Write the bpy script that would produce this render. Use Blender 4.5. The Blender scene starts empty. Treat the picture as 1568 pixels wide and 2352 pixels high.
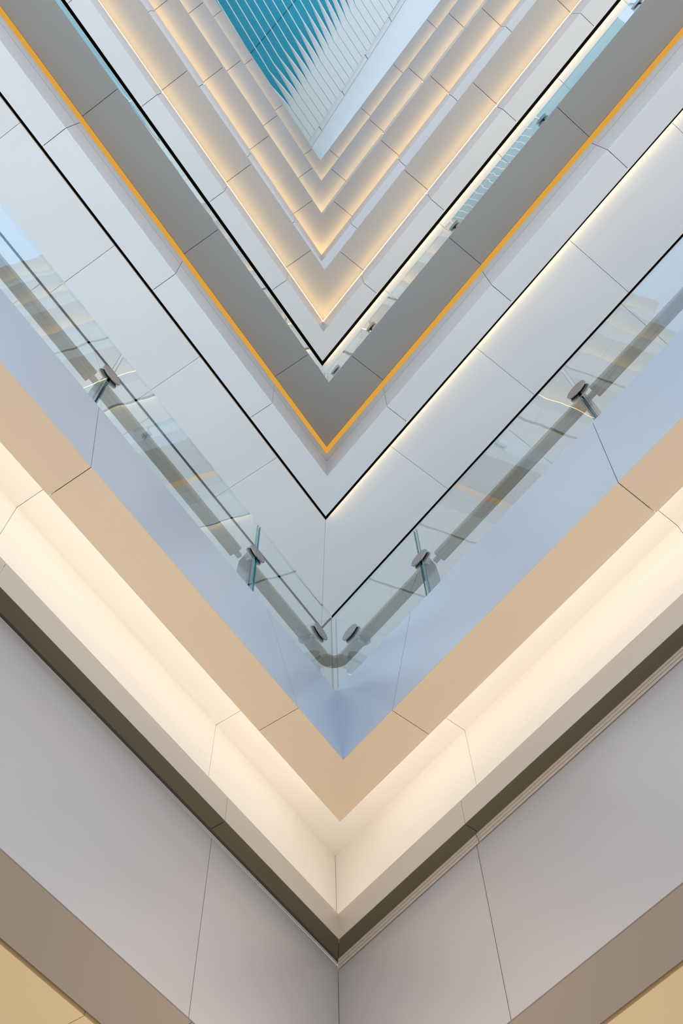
import bpy, math, random
from mathutils import Vector, Matrix
random.seed(7)
S = bpy.context.scene
COL = S.collection
U = 1.6            # metres per model unit
EYE = 1.6          # camera height above the lobby

# ------------------------------------------------------------------ camera
cam = bpy.data.cameras.new('camera')
cam.sensor_fit = 'HORIZONTAL'; cam.sensor_width = 36.0
cam.lens = 2314.84 / 1568.0 * 36.0
cam.clip_end = 500
co = bpy.data.objects.new('camera', cam); COL.objects.link(co)
R_ = Vector((0.99973264, 0.0, -0.02312234))
D_ = Vector((-0.00998858, 0.90187927, -0.43187269))
F_ = Vector((0.02085356, 0.43198818, 0.90163814))
co.matrix_world = Matrix(((R_.x, -D_.x, -F_.x, 0), (R_.y, -D_.y, -F_.y, 0), (R_.z, -D_.z, -F_.z, EYE), (0, 0, 0, 1)))
S.camera = co

# ------------------------------------------------------------------ world
W = bpy.data.worlds.new('daylight'); S.world = W; W.use_nodes = True
nt = W.node_tree; nt.nodes.clear()
tc = nt.nodes.new('ShaderNodeTexCoord'); sx = nt.nodes.new('ShaderNodeSeparateXYZ')
nt.links.new(tc.outputs['Generated'], sx.inputs[0])
mr = nt.nodes.new('ShaderNodeMapRange'); mr.inputs['From Min'].default_value = -1; mr.inputs['From Max'].default_value = 1
nt.links.new(sx.outputs['Z'], mr.inputs['Value'])
cr = nt.nodes.new('ShaderNodeValToRGB'); nt.links.new(mr.outputs[0], cr.inputs[0])
WORLD_STOPS = [(0.0, (0.63, 0.60, 0.57)), (0.42, (0.62, 0.62, 0.62)), (0.52, (0.56, 0.62, 0.68)), (0.75, (0.36, 0.49, 0.68)), (1.0, (0.31, 0.46, 0.68))]
e = cr.color_ramp.elements
while len(e) < len(WORLD_STOPS): e.new(0.5)
for k, (p, c) in enumerate(WORLD_STOPS): e[k].position = p; e[k].color = (*c, 1)
bg = nt.nodes.new('ShaderNodeBackground'); bg.inputs['Strength'].default_value = 1.85
sd_ = nt.nodes.new('ShaderNodeMapRange'); sd_.interpolation_type = 'SMOOTHSTEP'
sd_.inputs['From Min'].default_value = -0.8; sd_.inputs['From Max'].default_value = 0.8
nt.links.new(sx.outputs['X'], sd_.inputs['Value'])
tint = nt.nodes.new('ShaderNodeValToRGB'); tint.color_ramp.elements[0].color = (0.95, 0.92, 0.90, 1); tint.color_ramp.elements[1].color = (1.03, 1.04, 1.05, 1)
nt.links.new(sd_.outputs[0], tint.inputs[0])
mxw = nt.nodes.new('ShaderNodeMix'); mxw.data_type = 'RGBA'; mxw.blend_type = 'MULTIPLY'; mxw.inputs['Factor'].default_value = 1
nt.links.new(cr.outputs[0], mxw.inputs['A']); nt.links.new(tint.outputs[0], mxw.inputs['B'])
nt.links.new(mxw.outputs['Result'], bg.inputs[0])
wo = nt.nodes.new('ShaderNodeOutputWorld'); nt.links.new(bg.outputs[0], wo.inputs[0])

vs = S.view_settings; vs.view_transform = 'Standard'; vs.look = 'None'; vs.gamma = 1; vs.use_curve_mapping = False
vs.exposure = 0.13
GALLERY_FILL = {(1, 'L'): 170.0, (1, 'R'): 42.0, (2, 'L'): 130.0, (2, 'R'): 110.0}  # strengths of the added gallery fill lights, by storey and arm
WARM = (1.0, 0.66, 0.29)
# strengths of the hidden light strips, by storey
LED = {0: 3.4, 1: 1.0, 2: 8.5, 3: 11.0, 4: 11.0, 5: 10.0}

# ------------------------------------------------------------------ materials
def new_mat(name):
    m = bpy.data.materials.new(name); m.use_nodes = True
    n = m.node_tree; b = n.nodes['Principled BSDF']; return m, n, b
def paint(name, col, rough=0.45, spec=0.4, var=0.03, scale=0.6, metal=0.0, bump=0.0):
    m, n, b = new_mat(name)
    b.inputs['Roughness'].default_value = rough; b.inputs['Specular IOR Level'].default_value = spec
    b.inputs['Metallic'].default_value = metal
    t = n.nodes.new('ShaderNodeTexCoord'); z = n.nodes.new('ShaderNodeTexNoise')
    z.inputs['Scale'].default_value = scale; z.inputs['Detail'].default_value = 5
    n.links.new(t.outputs['Object'], z.inputs['Vector'])
    r = n.nodes.new('ShaderNodeValToRGB')
    r.color_ramp.elements[0].position = 0.3; r.color_ramp.elements[1].position = 0.7
    r.color_ramp.elements[0].color = (*[max(0, c * (1 - var)) for c in col], 1)
    r.color_ramp.elements[1].color = (*[min(1, c * (1 + var)) for c in col], 1)
    n.links.new(z.outputs['Fac'], r.inputs[0])
    # sparse scuffs
    z2 = n.nodes.new('ShaderNodeTexNoise'); z2.inputs['Scale'].default_value = 7; z2.inputs['Detail'].default_value = 8; z2.inputs['Roughness'].default_value = 0.75
    n.links.new(t.outputs['Object'], z2.inputs['Vector'])
    r2 = n.nodes.new('ShaderNodeValToRGB'); r2.color_ramp.elements[0].position = 0.70; r2.color_ramp.elements[1].position = 0.78
    n.links.new(z2.outputs['Fac'], r2.inputs[0])
    mx = n.nodes.new('ShaderNodeMix'); mx.data_type = 'RGBA'; mx.inputs['B'].default_value = (*[c * 0.85 for c in col], 1)
    n.links.new(r2.outputs[0], mx.inputs['Factor']); n.links.new(r.outputs[0], mx.inputs['A'])
    n.links.new(mx.outputs['Result'], b.inputs['Base Color'])
    if bump:
        bp = n.nodes.new('ShaderNodeBump'); bp.inputs['Strength'].default_value = bump; bp.inputs['Distance'].default_value = 0.05
        z3 = n.nodes.new('ShaderNodeTexNoise'); z3.inputs['Scale'].default_value = 2.0
        n.links.new(t.outputs['Object'], z3.inputs['Vector']); n.links.new(z3.outputs['Fac'], bp.inputs['Height'])
        n.links.new(bp.outputs[0], b.inputs['Normal'])
    return m
def emit(name, col, strength):
    m = bpy.data.materials.new(name); m.use_nodes = True; n = m.node_tree; n.nodes.clear()
    x = n.nodes.new('ShaderNodeEmission'); x.inputs[0].default_value = (*col, 1); x.inputs[1].default_value = strength
    o = n.nodes.new('ShaderNodeOutputMaterial'); n.links.new(x.outputs[0], o.inputs[0]); return m
M_white = paint('white_panel', (0.76, 0.80, 0.84), 0.5, 0.3)
M_fascia = paint('fascia_panel', (0.49, 0.545, 0.61), 0.30, 0.5, 0.02)
M_cream = paint('cream_cove_plaster', (0.80, 0.76, 0.70), 0.6, 0.2)
M_beige = paint('beige_soffit_panel', (0.58, 0.47, 0.345), 0.5, 0.3)
M_grey = paint('dimmed_grey_soffit', (0.33, 0.34, 0.34), 0.5, 0.3)  # weaker bounce light under this soffit is put into the darker grey
M_lgrey = paint('dimmed_light_grey_soffit', (0.50, 0.50, 0.50), 0.5, 0.3)  # same dimming put into the colour of higher soffits, less strongly
M_bgrey = paint('dimmed_blue_grey_soffit', (0.47, 0.50, 0.54), 0.5, 0.3)  # the same dimmed grey with a bluish tint
M_apron = paint('apron_wall_panel', (0.415, 0.40, 0.40), 0.32, 0.5, 0.03)
M_lipf = paint('lip_face_panel', (0.60, 0.60, 0.61), 0.4, 0.4)
M_lip = paint('lip_panel', (0.50, 0.44, 0.38), 0.4, 0.4)
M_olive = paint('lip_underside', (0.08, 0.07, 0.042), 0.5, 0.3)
M_dark = paint('joint_backing', (0.05, 0.05, 0.05), 0.8, 0.1)
M_black = paint('black_slot', (0.003, 0.003, 0.003), 0.9, 0.0)
M_slab = paint('gallery_floor_stone', (0.7, 0.69, 0.67), 0.5, 0.3)
M_slat = paint('slat_white', (0.80, 0.92, 0.97), 0.5, 0.3, 0.02)
M_deck = paint('teal_roof_deck', (0.05, 0.46, 0.66), 0.6, 0.2, 0.08)
M_upst = paint('sky_tinted_upstand', (0.74, 0.86, 0.95), 0.5, 0.3, 0.02)  # pale blue sky light is put into the panel colour
M_steel = paint('brushed_steel', (0.27, 0.32, 0.34), 0.28, 0.5, 0.03, metal=0.85)
M_disc = paint('polished_steel_disc', (0.34, 0.32, 0.31), 0.22, 0.5, 0.02, metal=0.9)
M_rubber = paint('rubber_gasket', (0.01, 0.012, 0.012), 0.6, 0.2)
def glass_mat():
    m = bpy.data.materials.new('balustrade_glass'); m.use_nodes = True; n = m.node_tree; n.nodes.clear()
    o = n.nodes.new('ShaderNodeOutputMaterial'); mix = n.nodes.new('ShaderNodeMixShader')
    tr = n.nodes.new('ShaderNodeBsdfTransparent'); tr.inputs[0].default_value = (0.965, 0.985, 0.98, 1)
    gl = n.nodes.new('ShaderNodeBsdfGlossy'); gl.inputs['Roughness'].default_value = 0.0; gl.inputs[0].default_value = (0.95, 1, 1, 1)
    fr = n.nodes.new('ShaderNodeFresnel'); fr.inputs[0].default_value = 1.5
    ge = n.nodes.new('ShaderNodeNewGeometry')
    one = n.nodes.new('ShaderNodeMath'); one.operation = 'SUBTRACT'; one.inputs[0].default_value = 1.0
    n.links.new(ge.outputs['Backfacing'], one.inputs[1])
    mu = n.nodes.new('ShaderNodeMath'); mu.operation = 'MULTIPLY'
    n.links.new(fr.outputs[0], mu.inputs[0]); n.links.new(one.outputs[0], mu.inputs[1])
    m2 = n.nodes.new('ShaderNodeMath'); m2.operation = 'MULTIPLY'; m2.inputs[1].default_value = 1.5; m2.use_clamp = True
    n.links.new(mu.outputs[0], m2.inputs[0])
    t = n.nodes.new('ShaderNodeTexCoord'); z = n.nodes.new('ShaderNodeTexNoise'); z.inputs['Scale'].default_value = 2.2; z.inputs['Detail'].default_value = 1
    n.links.new(t.outputs['Object'], z.inputs['Vector'])
    bp = n.nodes.new('ShaderNodeBump'); bp.inputs['Strength'].default_value = 0.25; bp.inputs['Distance'].default_value = 0.006
    n.links.new(z.outputs['Fac'], bp.inputs['Height']); n.links.new(bp.outputs[0], gl.inputs['Normal'])
    n.links.new(m2.outputs[0], mix.inputs[0]); n.links.new(tr.outputs[0], mix.inputs[1]); n.links.new(gl.outputs[0], mix.inputs[2])
    n.links.new(mix.outputs[0], o.inputs[0]); return m
M_glass = glass_mat()
M_edge, _n, _b = new_mat('glass_cut_edge')
_b.inputs['Base Color'].default_value = (0.01, 0.16, 0.19, 1); _b.inputs['Roughness'].default_value = 0.12
M_edge2, _n, _b = new_mat('glass_polished_edge')
_b.inputs['Base Color'].default_value = (0.78, 0.88, 0.90, 1); _b.inputs['Roughness'].default_value = 0.05; _b.inputs['Transmission Weight'].default_value = 0.85; _b.inputs['IOR'].default_value = 1.1
def rail_mat(name, ang):
    m, n, b = new_mat(name)
    t = n.nodes.new('ShaderNodeTexCoord'); mp = n.nodes.new('ShaderNodeMapping'); mp.vector_type = 'TEXTURE'
    mp.inputs['Rotation'].default_value = (0, 0, ang); mp.inputs['Scale'].default_value = (0.9, 0.0045, 0.05)
    z = n.nodes.new('ShaderNodeTexNoise'); z.inputs['Scale'].default_value = 2.5; z.inputs['Detail'].default_value = 3
    n.links.new(t.outputs['Object'], mp.inputs[0]); n.links.new(mp.outputs[0], z.inputs['Vector'])
    r = n.nodes.new('ShaderNodeValToRGB'); r.color_ramp.elements[0].position = 0.3; r.color_ramp.elements[1].position = 0.7
    r.color_ramp.elements[0].color = (0.19, 0.165, 0.13, 1); r.color_ramp.elements[1].color = (0.36, 0.33, 0.28, 1)
    n.links.new(z.outputs['Fac'], r.inputs[0]); n.links.new(r.outputs[0], b.inputs['Base Color'])
    b.inputs['Roughness'].default_value = 0.45
    return m

# ------------------------------------------------------------------ plan geometry
RHO = 1.21178
AP = Vector((0.05718461, 1.86801816))                # void corner (unit plan)
DIR = {'L': Vector((-0.56067491, -0.82803602)), 'R': Vector((0.62479637, -0.78078774))}
NRM = {'L': Vector((-0.82803602, 0.56067491)), 'R': Vector((0.78078774, 0.62479637))}
ANG = {k: math.atan2(v.y, v.x) for k, v in DIR.items()}
TH2 = math.radians(72.7697) / 2
TANH = math.tan(TH2)
SMAX = 6.0
def mitre(u): return -u / TANH
def P(side, s, u, h):
    q = AP + DIR[side] * s + NRM[side] * u
    return Vector((q.x * U, q.y * U, EYE + h * U))

def mk(name, verts, faces, mat, parent=None, mats=None, fmat=None, origin=None, smooth=False):
    me = bpy.data.meshes.new(name)
    o0 = origin if origin is not None else sum((Vector(v) for v in verts), Vector()) / len(verts)
    me.from_pydata([tuple(Vector(v) - o0) for v in verts], [], faces)
    for x in (mats or [mat]): me.materials.append(x)
    if fmat:
        for i, k in enumerate(fmat): me.polygons[i].material_index = k
    if smooth:
        for p in me.polygons: p.use_smooth = True
    import bmesh
    b = bmesh.new(); b.from_mesh(me); bmesh.ops.recalc_face_normals(b, faces=b.faces); b.to_mesh(me); b.free()
    me.update()
    o = bpy.data.objects.new(name, me); COL.objects.link(o)
    if parent is not None:
        o.parent = parent
        pw = Vector(parent['_w'])
        o.location = o0 - pw
    else:
        o.location = o0
    o['_w'] = tuple(o0)
    return o
def empty(name, loc, label, cat=None, kind=None, group=None):
    o = bpy.data.objects.new(name, None); COL.objects.link(o); o.location = loc; o['_w'] = tuple(loc)
    o.empty_display_size = 0.1
    tag(o, label, cat, kind, group); return o
def tag(o, label=None, cat=None, kind=None, group=None):
    if label: o['label'] = label
    if cat: o['category'] = cat
    if kind: o['kind'] = kind
    if group: o['group'] = group
    return o
BOX = [(0, 1, 3, 2), (4, 6, 7, 5), (0, 4, 5, 1), (2, 3, 7, 6), (0, 2, 6, 4), (1, 5, 7, 3)]
def hexa(side, sa, sb, A, B, off):
    """8 corners: along (sa, sb; None = mitre), across edge A to edge B, thick by off."""
    vs = []
    for se in (sa, sb):
        for q_ in (A, B):
            s0_ = -0.3 if (se is None or isinstance(se, tuple)) else se
            (u, h) = q_(side, s0_) if callable(q_) else q_
            for (du, dh) in ((0, 0), off):
                uu = u + du
                if se is None: s_ = mitre(uu)
                elif isinstance(se, tuple): s_ = mitre(uu) + se[0]
                else: s_ = se
                vs.append(P(side, s_, uu, h + dh))
    return vs
def strip(parent, A, B, off, joints, mat, gap=0.002, corner='L', name='panel', back=M_dark, sides='LR', smax=SMAX, backt=0.012, ins=0.02):
    """A run of panels round the corner between profile points A and B.
    corner: 'L' one folded panel across the corner, 'M' two panels with a mitre joint"""
    for sd in sides:
        js = [j for j in joints[sd] if j < smax] + [smax]
        if corner == 'M' or (corner == 'L' and len(sides) == 1):
            mk(name, hexa(sd, (gap / 2 if corner == 'M' else 0,), js[0] - gap / 2, A, B, off), BOX, mat, parent)
        for a, b in zip(js[:-1], js[1:]):
            mk(name, hexa(sd, a + gap / 2, b - gap / 2, A, B, off), BOX, mat, parent)
        if back:
            k = backt / math.hypot(*off)
            Af, Bf = A, B
            A_, B_ = (A(sd, -0.3) if callable(A) else A), (B(sd, -0.3) if callable(B) else B)
            A0_, A, B = A, A_, B_
            L_ = math.hypot(B[0] - A[0], B[1] - A[1]); q_ = min(ins, L_ * 0.2) / L_
            dA = ((B[0] - A[0]) * q_, (B[1] - A[1]) * q_)
            A2 = (A[0] + off[0] + dA[0], A[1] + off[1] + dA[1]); B2 = (B[0] + off[0] - dA[0], B[1] + off[1] - dA[1])
            mk('backing', hexa(sd, None, smax, A2, B2, (off[0] * k, off[1] * k)), BOX, back, parent)
            A, B = Af, Bf
    if corner == 'L' and len(sides) == 2:
        vs = []; fs = []
        vL = hexa('L', None, joints['L'][0] - gap / 2, A, B, off)
        vR = hexa('R', None, joints['R'][0] - gap / 2, A, B, off)
        # mitre vertices coincide: reuse them
        vs = vL + vR[4:]
        fs = [(4, 6, 7, 5), (0, 4, 5, 1), (2, 3, 7, 6), (0, 2, 6, 4), (1, 5, 7, 3)]
        rm = {0: 0, 1: 1, 2: 2, 3: 3, 4: 8, 5: 9, 6: 10, 7: 11}
        fs += [tuple(rm[i] for i in f) for f in [(4, 6, 7, 5), (0, 4, 5, 1), (2, 3, 7, 6), (0, 2, 6, 4), (1, 5, 7, 3)]]
        mk(name, vs, fs, mat, parent)
def jl(start, step, n=4): return [start + step * i for i in range(n)]
def J(a, b, step, n=4): return {'L': jl(a, step, n), 'R': jl(b, step, n)}

base = P('L', 0, 0, 0)
def root(name, label, kind='structure', h=0, cat=None):
    p = P('L', 0, 0, h); return empty(name, p, label, cat, kind)

T = 0.014
TS = 0.004
# ================================================================== storey 0 : the big blue-white edge, lowest gallery
tr = 0
def trim(label, h):
    global tr; tr += 1
    return root('trim_%d' % tr, label, h=h)
def edge(level, tip, out, soffit_mat, joints, step_up=None, label='', fascia_mat=M_fascia, gap=0.002, ut=0.140, hh=0.66):
    r = trim('sloping white edge panels of ' + label, tip)
    dn = math.hypot(ut, hh)
    # fascia leans back; thickness runs outward
    strip(r, (0.001, tip + TS), (ut, tip + hh), (T, 0.0), joints, fascia_mat, gap)
    r2 = trim('flat soffit panels under ' + label, tip)
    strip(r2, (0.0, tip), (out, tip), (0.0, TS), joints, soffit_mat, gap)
    return r, r2

j0 = J(0.22, 0.217, 0.875)
edge(0, 2.272, 0.135, M_beige, j0, label='the lowest gallery')
# step, band and cove wall
w = root('wall_cove', 'cream glowing recess behind the lit trough of the lowest gallery', h=2.27)
strip(w, (0.135, 2.272 + T), (0.135, 2.44), (-T, 0), J(0.21, 0.205, 0.872), M_cream, 0.0014, back=None)
strip(w, (0.135 - T, 2.44), (0.31, 2.44), (0, T), J(0.21, 0.205, 0.872), M_cream, 0.0014)
strip(w, (0.31, 2.04), (0.31, 2.44 + T), (T, 0), J(0.21, 0.205, 0.872), M_cream, 0.0014, corner='M')
lp = trim('projecting lip of the lit trough below the lowest gallery', 2.03)
jlip = J(0.183, 0.185, 0.87)
strip(lp, (0.255, 2.025 + 0.002), (0.255, 2.117), (0.008, 0), jlip, M_lip, 0.002, corner='L', back=None)
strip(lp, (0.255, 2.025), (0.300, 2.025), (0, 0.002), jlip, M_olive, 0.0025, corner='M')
w2 = root('wall_apron', 'tall pale apron wall panels below the lit trough', h=1.48)
strip(w2, (0.313, 1.482 + TS), (0.313, 2.02), (T, 0), J(0.162, 0.161, 0.86), M_apron, 0.0022, corner='M')
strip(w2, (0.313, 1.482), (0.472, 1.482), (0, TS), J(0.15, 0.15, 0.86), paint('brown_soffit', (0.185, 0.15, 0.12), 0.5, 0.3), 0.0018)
for q in (0, 1, 2):
    strip(lp, (0.300 + 0.0035 * q, 2.019 - 0.008 * q), (0.3015 + 0.0035 * q, 2.019 - 0.008 * q), (0, 0.02), {'L': [], 'R': [0.176]}, M_lip, 0.003, corner='M', back=None, sides='R', name='ridge')
lc = root('ceiling', 'warm ceiling panels at the bottom corners of the view', h=1.48)
for sd in 'LR':
    mk('slot_lining', hexa(sd, None, SMAX, (0.466, 1.510), (0.50, 1.510), (0, 0.004)), BOX, M_black, lc)
    mk('slot_lining', hexa(sd, None, SMAX, (0.466, 1.487), (0.466, 1.510), (-0.002, 0)), BOX, M_black, lc)
strip(lc, (0.4850, 1.482), (1.6, 1.482), (0, T), J(-0.42, -0.155, 0.72, 6), paint('warm_ceiling', (0.40, 0.295, 0.165), 0.5, 0.3), 0.0016, corner='M', back=M_black)

def light(level, A, B, off, label, col=WARM, side='LR', strength=None):
    for sd in side:
        o = mk('light_strip', hexa(sd, None, SMAX, A, B, off), BOX, emit('led_%d' % level, col, strength if strength is not None else LED[level]))
        tag(o, label % ('left' if sd == 'L' else 'right'), 'light strip')
for sd in 'LR':
    mk('trough_floor', hexa(sd, None, SMAX, (0.2632, 2.032), (0.3128, 2.032), (0, 0.006)), BOX, M_dark, lp)
light(0, (0.1362, 2.33), (0.1362, 2.405), (0.003, 0), 'added unseen light strip behind the beige soffit edge, %s arm', (1.0, 0.90, 0.80), strength=2.35)  # added strip brightens the upper cove wall
light(0, (0.2632, 2.045), (0.2632, 2.108), (0.003, 0), 'warm light strip hidden in the lowest trough, %s arm', (1.0, 0.90, 0.80))

# ================================================================== galleries above
LV = {1: dict(lip=5.267, top=5.605, tip=5.66, j=0.208, st=0.858, gap=0.003),
      2: dict(lip=8.30, top=8.645, tip=8.72, j=0.205, st=0.85, gap=0.004),
      3: dict(lip=11.15, top=11.52, tip=11.60, j=0.19, st=0.82, gap=0.005),
      4: dict(lip=13.9, top=14.31, tip=14.4, j=0.205, st=0.81, gap=0.006),
      5: dict(lip=16.7, top=17.11, tip=17.2, j=0.18, st=0.805, gap=0.006)}
names = {1: 'second gallery', 2: 'third gallery', 3: 'fourth gallery', 4: 'fifth gallery', 5: 'top gallery'}
for k, d in LV.items():
    nm = names[k]; jj = J(d['j'], d['j'], d['st'], 5); g = d['gap']
    tip = d['tip']
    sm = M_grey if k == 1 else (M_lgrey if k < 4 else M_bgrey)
    outu = 0.24 if k == 1 else 0.285
    if k < 5:
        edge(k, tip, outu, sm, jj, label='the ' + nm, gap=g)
    else:
        r2 = trim('flat soffit panels of the ' + nm, tip)
        strip(r2, (0.03, tip), (outu, tip), (0.0, T), jj, sm, g)
    # lip: fascia in two bands with a groove between, and soffit band
    lr = trim('projecting lip below the ' + nm, d['lip'])
    gh = d['lip'] + (d['top'] - d['lip']) * 0.68
    jl_ = J(d['j'] - 0.02, d['j'] - 0.02, d['st'], 5)
    strip(lr, (0.255, d['lip'] + TS), (0.255, gh - 0.004), (T, 0), jl_, M_lipf, g)
    strip(lr, (0.255, gh + 0.004), (0.255, d['top']), (T, 0), jl_, M_lipf, g)
    strip(lr, (0.255, d['lip']), (0.405, d['lip']), (0, TS), jl_, M_white, g)
    strip(lr, (0.2585, gh - 0.006), (0.2585, gh + 0.006), (0.003, 0), {'L': [], 'R': []}, M_dark, g, corner='M', back=None, name='groove')
    # wall closing the trough behind
    wr = root('wall_trough_%d' % k, 'wall behind the light trough of the ' + nm, h=d['lip'])
    strip(wr, (0.315, d['lip'] + 0.03), (0.315, tip + 0.02), (T, 0), jl_, M_white, g, back=None)
    if k == 1:
        light(1, (0.2555, 5.606), (0.241, 5.659), (0.004, 0.004), 'dim amber light strip under the second gallery, %s arm', (1.0, 0.50, 0.075), strength=0.66)
    else:
        light(k, ((0.2555 if k < 3 else 0.263), d['top'] + 0.0005), ((0.2655 if k < 3 else 0.273), d['top'] + 0.0005), (0, (0.014 if k < 3 else 0.009)), 'warm bright light strip under the ' + nm + ', %s arm', WARM)
    # black shadow slot and gallery ceiling
    c = root('ceiling', 'white gallery ceiling panels behind the shadow slot, ' + nm, h=d['lip'])
    hc = d['lip'] + 0.028
    w = {1: 0.024, 2: 0.033}.get(k, 0.028)
    def inner(side, s, w=w, hc=hc, k=k):
        if k == 1 and side == 'R': return (0.405 + w - (w - 0.0165) * min(1, max(0, (s + 0.3) / 1.8)), hc)
        return (0.405 + w, hc)
    cj = {1: {'L': jl(-0.098, 0.716, 6), 'R': jl(0.012, 0.728, 6)}}.get(k, {'L': jl(0.15, 0.7, 6), 'R': jl(0.243, 0.69, 6)})
    strip(c, inner, (0.862, hc), (0, T), cj, M_white, g * 0.7, corner='M', back=M_black)
    if k == 1: strip(c, lambda sd, s: (inner(sd, s)[0] - 0.003, hc), lambda sd, s: (inner(sd, s)[0] - 0.0002, hc), (0, T), cj, M_black, g * 0.7, corner='M', back=None, sides='R', name='dark_edge_strip')  # added black strip keeps the lit panel edge dark
    strip(c, (0.877, hc), (3.2, hc), (0, T), J(0.5, 0.5, 0.9, 6), M_white, g * 0.7, corner='M', back=M_black)
    for sd in 'LR':
        mk('slot_lining', hexa(sd, None, SMAX, (0.40, d['lip'] + 0.05), (0.46, d['lip'] + 0.05), (0, 0.02)), BOX, M_black, c)
        mk('slot_lining', hexa(sd, None, SMAX, (0.83, d['lip'] + 0.035), (0.90, d['lip'] + 0.035), (0, 0.02)), BOX, M_black, c)
        if k in (1, 2):
            tag(mk('light_strip', hexa(sd, None, SMAX, (0.4005, d['lip'] + 0.006), (0.4005, d['lip'] + 0.022), (0.002, 0)), BOX, emit('slot_led', (1.0, 0.70, 0.36), {'L': 1.5, 'R': 10.0}[sd] * (1 if k == 1 else 1.5))), 'thin warm light line in the black slot of the %s, %s arm' % (nm, 'left' if sd == 'L' else 'right'), 'light strip')
        mk('slot_lining', hexa(sd, None, SMAX, (0.3995, d['lip'] + 0.0045), (0.3995, d['lip'] + 0.05), (-0.004, 0)), BOX, M_black, c)
# gallery floors
for k, tip in [(0, 2.272)] + [(k, d['tip']) for k, d in LV.items() if k < 5]:
    f = root('floor', 'stone gallery floor slab on level %d' % (k + 1), h=tip + .65)
    for sd in 'LR':
        mk('slab', hexa(sd, None, SMAX, (0.17, tip + 0.54), (3.2, tip + 0.54), (0, 0.11)), BOX, M_slab, f)

# unseen warm fill light added to brighten the apron corner
ll = bpy.data.lights.new('corner_fill', 'POINT'); ll.energy = 20.0; ll.color = (1.0, 0.74, 0.44); ll.shadow_soft_size = 0.25
lo = bpy.data.objects.new('corner_fill', ll); COL.objects.link(lo); lo.location = P('L', 0.05, 0.02, 1.05)
tag(lo, 'unseen warm fill light added below the corner', 'lamp')
# back walls of the galleries and unseen fill lights added to tone their ceilings
for k in (1, 2):
    d = LV[k]; fl = (2.272 if k == 1 else LV[k - 1]['tip']) + 0.65
    for sd in 'LR':
        bw = mk('wall_back_%s_%d' % ('left' if sd == 'L' else 'right', k), hexa(sd, None, SMAX, (3.0, fl), (3.0, d['lip']), (0.05, 0)), BOX, M_white)
        tag(bw, 'plain white back wall of the %s gallery, storey %d' % ('left' if sd == 'L' else 'right', k), None, 'structure')
        la = bpy.data.lights.new('gallery_fill', 'AREA'); la.shape = 'RECTANGLE'; la.size = 7.0 * U * 0.8; la.size_y = 0.5 * U
        la.energy = GALLERY_FILL[(k, sd)]; la.color = (0.80, 0.93, 1.0) if sd == 'L' else (1.0, 0.74, 0.42)
        lo = bpy.data.objects.new('gallery_fill', la); COL.objects.link(lo)
        c_ = P(sd, 2.6, 2.0, d['lip'] - 0.03); lo.location = c_; lo.rotation_euler = (0, 0, ANG[sd])
        tag(lo, 'unseen fill light added under the ceiling of the %s gallery, storey %d' % ('left' if sd == 'L' else 'right', k), 'lamp')

# ================================================================== glass balustrades
def prism(side, s0, s1, pts, ):
    """polygon in (u,h), extruded along s"""
    n = len(pts); vs = [P(side, s0, u, h) for u, h in pts] + [P(side, s1, u, h) for u, h in pts]
    fs = [tuple(range(n)), tuple(range(2 * n - 1, n - 1, -1))] + [(i, (i + 1) % n, n + (i + 1) % n, n + i) for i in range(n)]
    return vs, fs
def disc(side, s, h, u0, u1, r, seg=40, bev=0.0012, asp=1.0):
    vs = []; fs = []
    rings = [(u0, r - bev), (u0 + bev, r), (u1 - bev, r), (u1, r - bev)]
    for (u, rr) in rings:
        for i in range(seg):
            a = 2 * math.pi * i / seg; vs.append(P(side, s + rr * math.cos(a), u, h + rr * asp * math.sin(a)))
    for k in range(3):
        for i in range(seg):
            j = (i + 1) % seg; fs.append((k * seg + i, k * seg + j, (k + 1) * seg + j, (k + 1) * seg + i))
    fs.append(tuple(range(seg))); fs.append(tuple(range(4 * seg - 1, 3 * seg - 1, -1)))
    return vs, fs
GU, GT = 0.1445, 0.0095
def pane(parent, side, sa, sb, h0, h1):
    vs = hexa(side, sa, sb, (GU, h0), (GU, h1), (GT, 0))
    # faces: 0 end a, 1 end b, 2 bottom?, ... assign edge material to the thin faces
    fm = []
    for f in BOX:
        c = [vs[i] for i in f]; n_ = (c[1] - c[0]).cross(c[2] - c[0]).normalized()
        nn = Vector((NRM[side].x, NRM[side].y, 0)); fm.append(0 if abs(n_.dot(nn)) > 0.9 else (2 if abs(n_.z) > 0.9 else 1))
    return mk('glass_pane', vs, BOX, None, parent, mats=[M_glass, M_edge, M_edge2], fmat=fm)
MR = {'L': rail_mat('brushed_rail_left', ANG['L']), 'R': rail_mat('brushed_rail_right', ANG['R'])}
def post(parent, side, s, hd, rail=True):
    r = mk('post', *prism(side, s + 0.004, s - 0.010, [(0.178, hd - 0.32), (0.178, hd + 0.062), (0.186, hd + 0.066), (0.222, hd + 0.030), (0.229, hd - 0.055), (0.229, hd - 0.32)]), M_steel, parent)
    mk('post_plate', *prism(side, s - 0.014, s - 0.019, [(0.174, hd - 0.32), (0.174, hd + 0.03), (0.210, hd + 0.03), (0.214, hd - 0.32)]), M_steel, r)
    arm(r, side, s, hd)
    if rail:
        mk('rail_connector', *prism(side, s + 0.028, s + 0.002, [(0.214, hd + 0.058), (0.232, hd + 0.058), (0.232, hd + 0.072), (0.214, hd + 0.072)]), M_steel, r)
    return r
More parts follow.
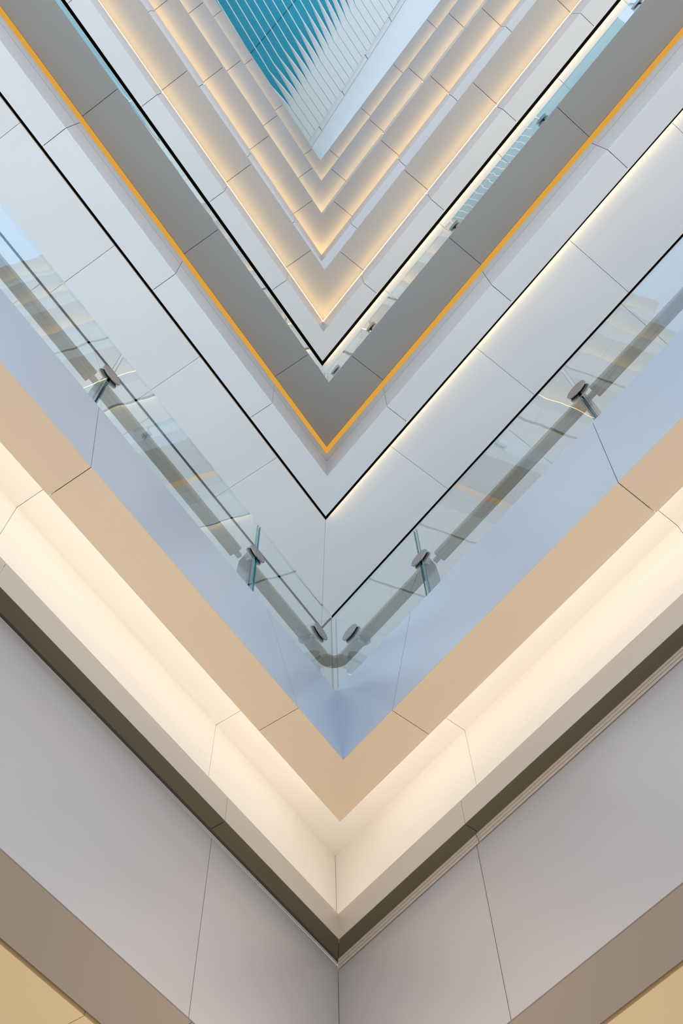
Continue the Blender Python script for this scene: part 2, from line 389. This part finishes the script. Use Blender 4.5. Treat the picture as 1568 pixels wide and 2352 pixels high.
def arm(r, side, s, hd):
    mk('clamp_arm', *disc(side, s, hd, GU + GT + 0.008, 0.185, 0.009, 20), M_steel, r)
    mk('clamp_disc', *disc(side, s, hd, GU - 0.0075, GU - 0.0022, 0.041, asp=0.68), M_disc, r)
    mk('clamp_disc', *disc(side, s, hd, GU + GT + 0.0022, GU + GT + 0.0075, 0.041, asp=0.68), M_disc, r)
    mk('gasket', *disc(side, s, hd, GU - 0.0022, GU - 0.0001, 0.038, asp=0.68), M_rubber, r)
    mk('gasket', *disc(side, s, hd, GU + GT + 0.0001, GU + GT + 0.0022, 0.038, asp=0.68), M_rubber, r)
def balustrade(side, joints, h0, h1, hd, label, posts=True):
    b = empty('glass_balustrade', P(side, joints[0], GU, h0), label, 'balustrade')
    gp = 0.006
    js = joints + [joints[-1] + 0.80]
    pane(b, side, (0.0125,), joints[0] - gp, h0, h1)
    for a, c in zip(js[:-1], js[1:]): pane(b, side, a + gp, c - gp, h0, h1)
    for s in joints: post(b, side, s, hd)
    # corner bracket without a post
    r = mk('corner_bracket', *prism(side, -0.094, -0.108, [(0.178, hd - 0.012), (0.178, hd + 0.012), (0.205, hd + 0.03), (0.24, hd + 0.046), (0.24, hd + 0.02), (0.215, hd - 0.015)]), M_steel, b)
    arm(r, side, -0.10, hd)
    return b
js = [0.300, 1.110, 1.905, 2.70, 3.5]
for sd, nm in (('L', 'left'), ('R', 'right')):
    balustrade(sd, js, 2.934, 3.436, 3.203, 'frameless glass balustrade with steel clamps on the %s arm, lowest gallery' % nm)
js1 = [0.271, 1.09, 1.885, 2.678, 3.47]
for sd, nm in (('L', 'left'), ('R', 'right')):
    balustrade(sd, js1, 6.25, 6.62, 6.433, 'frameless glass balustrade on the %s arm of the second gallery above' % nm)

# handrails: flat bars
def rail_profile(u0, u1, h0, h1):
    c = 0.004
    return [(u0, h0 + c), (u0 + c, h0), (u1 - c, h0), (u1, h0 + c), (u1, h1 - c), (u1 - c, h1), (u0 + c, h1), (u0, h1 - c)]
def handrails(js, hb, U0, U1, lab):
    for sd in 'LR':
        nm = 'left' if sd == 'L' else 'right'
        for i, (a, b) in enumerate(zip(js[:-1], js[1:])):
            vs, fs = prism(sd, a + 0.026, b - 0.022, rail_profile(U0, U1, hb, hb + 0.022))
            o = mk('handrail', vs, fs, MR[sd])
            tag(o, ['flat brushed handrail bar behind the glass, first past the corner section, %s arm, %s', 'flat brushed handrail bar further out along the %s arm, %s', 'third flat handrail bar out along the %s arm, %s', 'farthest flat handrail bar along the %s arm, %s'][min(i, 3)] % (nm, lab), 'handrail', group='handrails behind the glass')
    # curved corner section
    prof = rail_profile(U0, U1, hb, hb + 0.022); n = len(prof)
    um = (U0 + U1) / 2; rad = 0.050                       # radius of the centreline bend
    t = rad / TANH                                     # tangent length before the mitre point
    sm = mitre(um)
    s_t = sm + t
    rows = []
    for sd, s in (('L', js[0] - 0.022), ('L', s_t)):
        rows.append([P(sd, s, u, h) for u, h in prof])
    cL = AP + DIR['L'] * s_t + NRM['L'] * (um - rad)      # bend centre
    a0 = math.atan2(NRM['L'].y, NRM['L'].x); a1 = math.atan2(NRM['R'].y, NRM['R'].x)
    N = 18
    for i in range(1, N):
        a = a0 + (a1 - a0) * i / N
        dv = Vector((math.cos(a), math.sin(a)))
        rows.append([Vector(((cL + dv * (rad + u - um)).x * U, (cL + dv * (rad + u - um)).y * U, EYE + h * U)) for u, h in prof])
    for sd, s in (('R', s_t), ('R', js[0] - 0.022)):
        rows.append([P(sd, s, u, h) for u, h in prof])
    vs = [v for r in rows for v in r]; fs = []
    for i in range(len(rows) - 1):
        for j in range(n):
            k = (j + 1) % n; fs.append((i * n + j, i * n + k, (i + 1) * n + k, (i + 1) * n + j))
    fs.append(tuple(range(n))); fs.append(tuple(range(len(vs) - 1, len(vs) - n - 1, -1)))
    o = mk('handrail', vs, fs, MR['L'])
    tag(o, 'curved corner handrail bending round the glass corner, %s' % lab, 'handrail', group='handrails behind the glass')
handrails(js, 3.262, 0.200, 0.249, 'lowest gallery')

# ================================================================== slatted roof
HS = 18.4
def W3(x, y, h): return Vector((x * U, y * U, EYE + h * U))
rc = root('ceiling', 'slatted skylight ceiling of white twisting blades under a teal deck', h=HS)
P1 = Vector((-0.794, 0.627)); K0 = P1; E0 = Vector((-0.085, 1.684)); C1 = Vector((-0.462, 1.156))
stepP = Vector((0.078, -0.115)); v = Vector((0.0718, -0.1045)); L0 = Vector((-1.455, -0.429))
ldir = (P1 - L0).normalized(); C1 = Vector((-0.421, 1.2175))
vw = v.length; th = 0.016
for i in range(-6, 26):
    k = i - 1
    Pi = P1 + stepP * k; Ei = E0 + v * k; Ci = Ei - (E0 - C1)
    pts = []; nst = 22
    tback = max(0.3, (Pi.y + 1.6) / ldir.y)
    pts.append((Pi - ldir * tback, 90)); pts.append((Pi - ldir * 0.03, 90)); 
    for j in range(0, nst + 1):
        t = j / nst
        q = Pi.lerp(Ci, t)
        sm_ = t * t * (3 - 2 * t)
        pts.append((q, math.degrees(math.acos(min(1, 0.85 * t + 0.15 * sm_)))))
    # smooth bend into the flat run
    pts.append((Ci.lerp(Ei, 0.5), 0)); pts.append((Ei, 0))
    rows = []
    for q, ph in pts:
        a = math.radians(ph); ux = Vector((v.x * math.cos(a), v.y * math.cos(a), 0.3 * vw * math.sin(a)))
        ux.x *= 0.955; ux.y *= 0.955
        e1_ = Vector((q.x, q.y, HS + ux.z)); e2_ = Vector((q.x + ux.x, q.y + ux.y, HS))
        nn = Vector((v.x / vw * math.sin(a), v.y / vw * math.sin(a), math.cos(a))) * th
        rows.append([e1_, e2_, e2_ + nn, e1_ + nn])
    vs_ = [W3(*w_) for r in rows for w_ in r]; fs = []
    for r_ in range(len(rows) - 1):
        for j in range(4):
            kk = (j + 1) % 4; fs.append((r_ * 4 + j, r_ * 4 + kk, r_ * 4 + 4 + kk, r_ * 4 + 4 + j))
    fs.append((0, 1, 2, 3)); fs.append(tuple(range(len(vs_) - 1, len(vs_) - 5, -1)))
    mk('slat', vs_, fs, M_slat, rc)
def flat(name, pts, h0, h1, mat, parent):
    n = len(pts); vs = [W3(x, y, h0) for x, y in pts] + [W3(x, y, h1) for x, y in pts]
    fs = [tuple(range(n)), tuple(range(2 * n - 1, n - 1, -1))] + [(i, (i + 1) % n, n + (i + 1) % n, n + i) for i in range(n)]
    return mk(name, vs, fs, mat, parent)
# teal deck in panels over the slats
fd = Vector((0.567, -0.824)); fn = Vector((0.824, 0.567))
dk = Vector((-1.078, 0.339)); dd = Vector((0.744, -0.768)).normalized(); dn_ = Vector((-dd.y, dd.x))
HD = HS + 0.42
def dpt(a, b): q = dk + dd * a + dn_ * b; return (q.x, q.y)
for (b0, b1) in ((-2.2, -0.004), (0.004, 1.3), (1.308, 3.2)):
    flat('deck_panel', [dpt(-2.5, b0), dpt(4.2, b0), dpt(4.2, b1), dpt(-2.5, b1)], HD, HD + 0.05, M_deck, rc)
flat('deck_backing', [dpt(-2.5, -2.2), dpt(4.2, -2.2), dpt(4.2, 3.2), dpt(-2.5, 3.2)], HD + 0.05, HD + 0.1, M_black, rc)
# frame along the right-hand blade ends: narrow beam in pieces, then the pale upstand
a0 = Vector((-0.127, 1.751)); b0 = Vector((-0.080, 1.815)); a1 = Vector((1.394, -0.430)); b1 = Vector((1.465, -0.430))
da = (a1 - a0).normalized(); ext = 1.2
ur = trim('narrow pale frame beam at the slat ends', HS)
ts = [-0.35, 0.30, 0.98, 1.66, 2.34, 3.9]
for x0, x1 in zip(ts[:-1], ts[1:]):
    A_ = a0 + da * (x0 + 0.006); B_ = a0 + da * (x1 - 0.006)
    db = (b1 - b0).normalized(); A2 = b0 + db * (x0 + 0.006); B2 = b0 + db * (x1 - 0.006)
    flat('beam_piece', [A_, B_, B2, A2], HS - 0.03, HS + 0.12, M_slat, ur)
    off_ = Vector((-0.012, -0.012))
    flat('bead', [A_ + fn * -0.016, B_ + fn * -0.016, B_, A_], HS - 0.045, HS + 0.12, M_white, ur)
us = root('wall_upstand', 'broad upstand tinted with pale blue sky light along the right of the slats', h=17.2)
q0 = P('R', -0.6, 0.04, 17.2 + T); q1 = P('R', 4.2, 0.04, 17.2 + T)
db = (b1 - b0).normalized(); p0 = b0 - db * 0.7; p1 = b0 + db * 4.0
p0 = W3(p0.x, p0.y, HS - 0.01); p1 = W3(p1.x, p1.y, HS - 0.01)
tk = Vector((0.05, 0.05, 0.05)); NS = 16; vs = []; fs = []
for i in range(NS + 1):
    a = q0.lerp(q1, i / NS); b = p0.lerp(p1, i / NS); vs += [a, b, b + tk, a + tk]
for i in range(NS):
    for j in range(4):
        k = (j + 1) % 4; fs.append((i * 4 + j, i * 4 + k, i * 4 + 4 + k, i * 4 + 4 + j))
fs += [(0, 1, 2, 3), tuple(range(len(vs) - 1, len(vs) - 5, -1))]
mk('upstand_panel', vs, fs, M_upst, us)

for o in list(bpy.data.objects):
    if '_w' in o: del o['_w']
